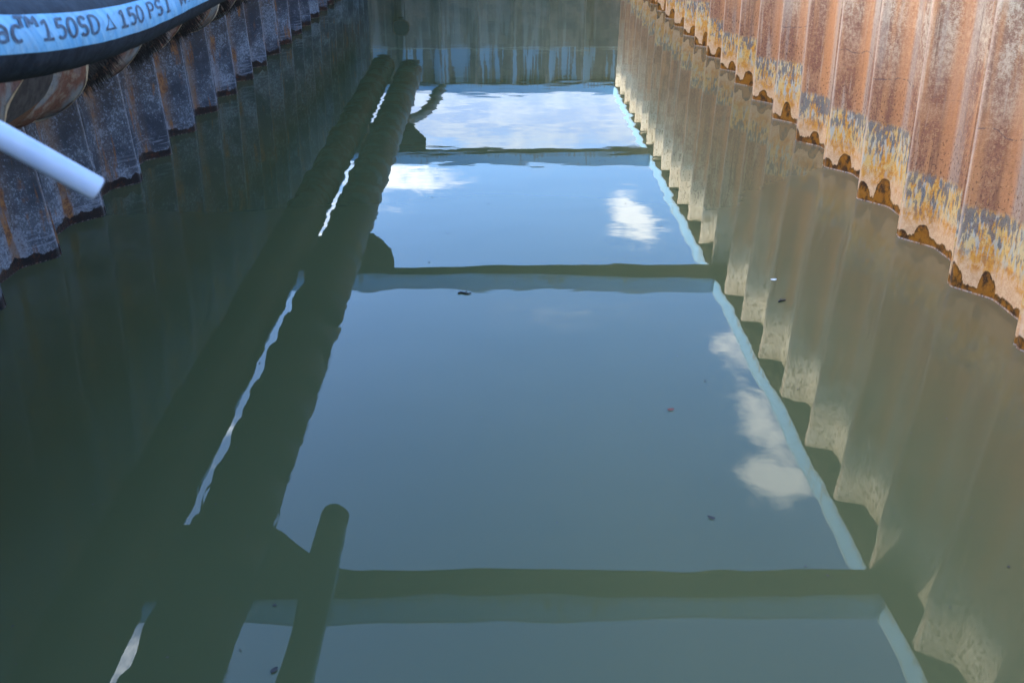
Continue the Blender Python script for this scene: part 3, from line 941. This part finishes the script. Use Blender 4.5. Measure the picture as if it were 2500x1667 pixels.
GLYPH = {
    '1': [[(0.16, 0.80), (0.50, 1.0), (0.50, 0.0)], [(0.12, 0.0), (0.90, 0.0)]],
    '5': [[(0.88, 1.0), (0.20, 1.0), (0.14, 0.56)] + arc(0.46, 0.32, 0.42, 0.32, 105, -140)],
    '0': [arc(0.5, 0.5, 0.40, 0.5, 90, 450, 24)],
    'S': [arc(0.48, 0.75, 0.36, 0.25, 20, 250) + arc(0.50, 0.26, 0.38, 0.26, 80, -150)],
    'D': [[(0.14, 0.0), (0.14, 1.0), (0.40, 1.0)] + arc(0.40, 0.5, 0.46, 0.5, 80, -80) + [(0.40, 0.0), (0.14, 0.0)]],
    'P': [[(0.16, 0.0), (0.16, 1.0), (0.55, 1.0)] + arc(0.55, 0.75, 0.32, 0.25, 80, -80) + [(0.55, 0.5), (0.16, 0.5)]],
    'I': [[(0.5, 0.0), (0.5, 1.0)], [(0.18, 0.0), (0.82, 0.0)], [(0.18, 1.0), (0.82, 1.0)]],
    'W': [[(0.02, 1.0), (0.26, 0.0), (0.50, 0.72), (0.74, 0.0), (0.98, 1.0)]],
    '.': [[(0.42, 0.0), (0.42, 0.10)]],
    'T': [[(0.04, 1.0), (0.96, 1.0)], [(0.5, 1.0), (0.5, 0.0)]],
    'M': [[(0.06, 0.0), (0.14, 1.0), (0.5, 0.35), (0.86, 1.0), (0.94, 0.0)]],
    'a': [[(0.20, 0.62)] + arc(0.46, 0.48, 0.32, 0.22, 130, 0) + [(0.78, 0.0)], arc(0.44, 0.20, 0.34, 0.20, 20, 380, 18)],
    'c': [arc(0.50, 0.34, 0.40, 0.35, 50, 310, 18)],
}


def hose_glyphs(cells, a_bot, a_top, wy=0.020):
    """brush-stroke letters laid on the curved stripe, one mesh for the printed line"""
    lift = 0.0042
    hgt = (a_top - a_bot) * HR
    for ch, y0, y1, f0, f1 in cells:
        b_ = bmesh.new()
        for path in GLYPH[ch]:
            pts = []
            for (p, q) in zip(path, path[1:]):
                for i in range(4):
                    pts.append((p[0] + (q[0] - p[0]) * i / 4, p[1] + (q[1] - p[1]) * i / 4))
            pts.append(path[-1])
            # in metres along the hose and round it
            P = [Vector((y0 + (y1 - y0) * x, (f0 + (f1 - f0) * y) * hgt)) for x, y in pts]
            L, Rr = [], []
            for i, p in enumerate(P):
                t = (P[min(i + 1, len(P) - 1)] - P[max(i - 1, 0)]).normalized()
                nrm = Vector((-t.y * wy * 0.5, t.x * wy * 0.24))
                for side, lst in ((1, L), (-1, Rr)):
                    g = p + nrm * side
                    lst.append(b_.verts.new(on_hose(g.x, a_bot + g.y / HR, HR + lift)))
            for i in range(len(P) - 1):
                b_.faces.new((L[i], L[i + 1], Rr[i + 1], Rr[i]))
            lift += 0.00004
        build('letter', b_, INK, hose)


AB, AT = R(-4), R(20)
hose_glyphs([('a', 2.775, 2.845, 0, 1.1), ('c', 2.855, 2.925, 0, 1.1),
             ('T', 2.895, 2.950, 0.66, 1.2), ('M', 2.955, 3.015, 0.66, 1.2),
             ('1', 3.02, 3.11, 0, 1), ('5', 3.125, 3.19, 0, 1), ('0', 3.20, 3.275, 0, 1), ('S', 3.29, 3.36, 0, 1), ('D', 3.375, 3.46, 0, 1),
             ('1', 3.645, 3.735, 0, 1), ('5', 3.75, 3.82, 0, 1), ('0', 3.83, 3.905, 0, 1),
             ('P', 3.96, 4.04, 0, 1), ('S', 4.06, 4.14, 0, 1), ('I', 4.17, 4.25, 0, 1),
             ('W', 4.36, 4.48, 0, 1), ('.', 4.48, 4.54, 0, 1), ('P', 4.55, 4.64, 0, 1), ('.', 4.65, 4.71, 0, 1)], AB, AT)
# triangle emblem
b = bmesh.new()
for rows in (((0.0, 0.52, 0.48, 1.0), ), ):
    tri_o = [(0.0, 0.0), (1.0, 0.0), (0.5, 1.0)]
    tri_i = [(0.24, 0.12), (0.76, 0.12), (0.5, 0.68)]
    P = lambda t: b.verts.new(on_hose(3.50 + 0.11 * t[0], AB + (AT - AB) * t[1], HR + 0.0046))
    o_, i_ = [P(t) for t in tri_o], [P(t) for t in tri_i]
    for k in range(3):
        b.faces.new((o_[k], o_[(k + 1) % 3], i_[(k + 1) % 3], i_[k]))
build('emblem', b, INK, hose)

# ------------------------------------------------------------------ white plastic pipe, lower left of the hose
p_end = Vector((-0.965, 2.27, 2.275))
p_far = p_end + Vector((-0.175, -0.07, 0.155)).normalized() * 1.7
b = bmesh.new()
ax = (p_far - p_end).normalized()
sd_ = ax.cross(Vector((0, 0, 1))).normalized()
up_ = sd_.cross(ax).normalized()
pr = 0.0305
cc = [p_far, p_end + ax * 0.004, p_end, p_end, p_end + ax * 0.25]
rings(b, [c - p_end for c in cc], [(sd_, up_)] * 5, [pr, pr, pr - 0.002, pr - 0.005, pr - 0.005], 32, cap=False)
tag(build('plastic_pipe', b, PVC, None, p_end, smooth=True), 'white plastic pipe sticking out over the water from the left', 'pipe')

# ------------------------------------------------------------------ things floating on the water
def leaf(x, y, L, W, rot, mat, name, label, cat):
    b_ = bmesh.new()
    n_ = 6
    left, right = [], []
    for i in range(n_ + 1):
        t = i / n_
        wd = W * math.sin(math.pi * (0.06 + 0.9 * t)) ** 0.8 * 0.5
        z = 0.003 + 0.006 * (t - 0.5) ** 2
        left.append(b_.verts.new((L * (t - 0.5), wd, z + 0.004)))
        right.append(b_.verts.new((L * (t - 0.5), -wd, z)))
    for i in range(n_):
        b_.faces.new((left[i], left[i + 1], right[i + 1], right[i]))
    o = build(name, b_, mat, None, (x, y, 0.002))
    o.rotation_euler.z = rot
    return tag(o, label, cat)


def twig(x, y, L, rot, label):
    b_ = bmesh.new()
    pts = [Vector((L * (i / 5 - 0.5), 0.12 * L * math.sin(i * 1.3), 0.004)) for i in range(6)]
    rings(b_, pts, frames_of(pts), [0.006, 0.007, 0.007, 0.006, 0.005, 0.003], 6)
    pts = [Vector((0, 0, 0.004)), Vector((0.12 * L, 0.18 * L, 0.006)), Vector((0.20 * L, 0.34 * L, 0.005))]
    rings(b_, pts, frames_of(pts), [0.005, 0.004, 0.003], 6)
    o = build('floating_twig', b_, TWIG, None, (x, y, 0.002))
    o.rotation_euler.z = rot
    return tag(o, label, 'twig')


leaf(1.06, 5.02, 0.045, 0.020, 0.2, LEAF, 'floating_leaf', 'small reddish leaf floating on the blue sky reflection', 'leaf')
leaf(1.09, 3.95, 0.040, 0.016, -0.5, TWIG, 'floating_leaf', 'dark leaf scrap floating beside the lowest cloud reflection', 'leaf')
leaf(-0.92, 2.95, 0.035, 0.02, 0.8, TWIG, 'floating_leaf', 'dark leaf scrap floating below the reflected haunch of the nearest strut', 'leaf')
leaf(2.21, 7.02, 0.05, 0.028, 0.1, FLOAT, 'floating_flake', 'pale flake floating on green water left of the rusty wall', 'flake')
twig(2.17, 6.62, 0.08, 0.7, 'thin dark forked twig floating on green water')
twig(-0.24, 6.78, 0.10, 0.0, 'dark twig tangle floating under the middle strut reflection')
b = bmesh.new()
for _ in range(170):
    y = rnd.uniform(2.2, 16)
    x = rnd.uniform(-3.3, 3.3)
    s = rnd.uniform(0.003, 0.008)
    a = rnd.uniform(0, 3.14)
    vv = [b.verts.new((x + s * math.cos(a + k * 1.257) * rnd.uniform(0.6, 1.4), y + s * math.sin(a + k * 1.257) * rnd.uniform(0.6, 1.4), 0.004)) for k in range(5)]
    b.faces.new(vv)
tag(build('floating_specks', b, SPECK), kind='stuff')
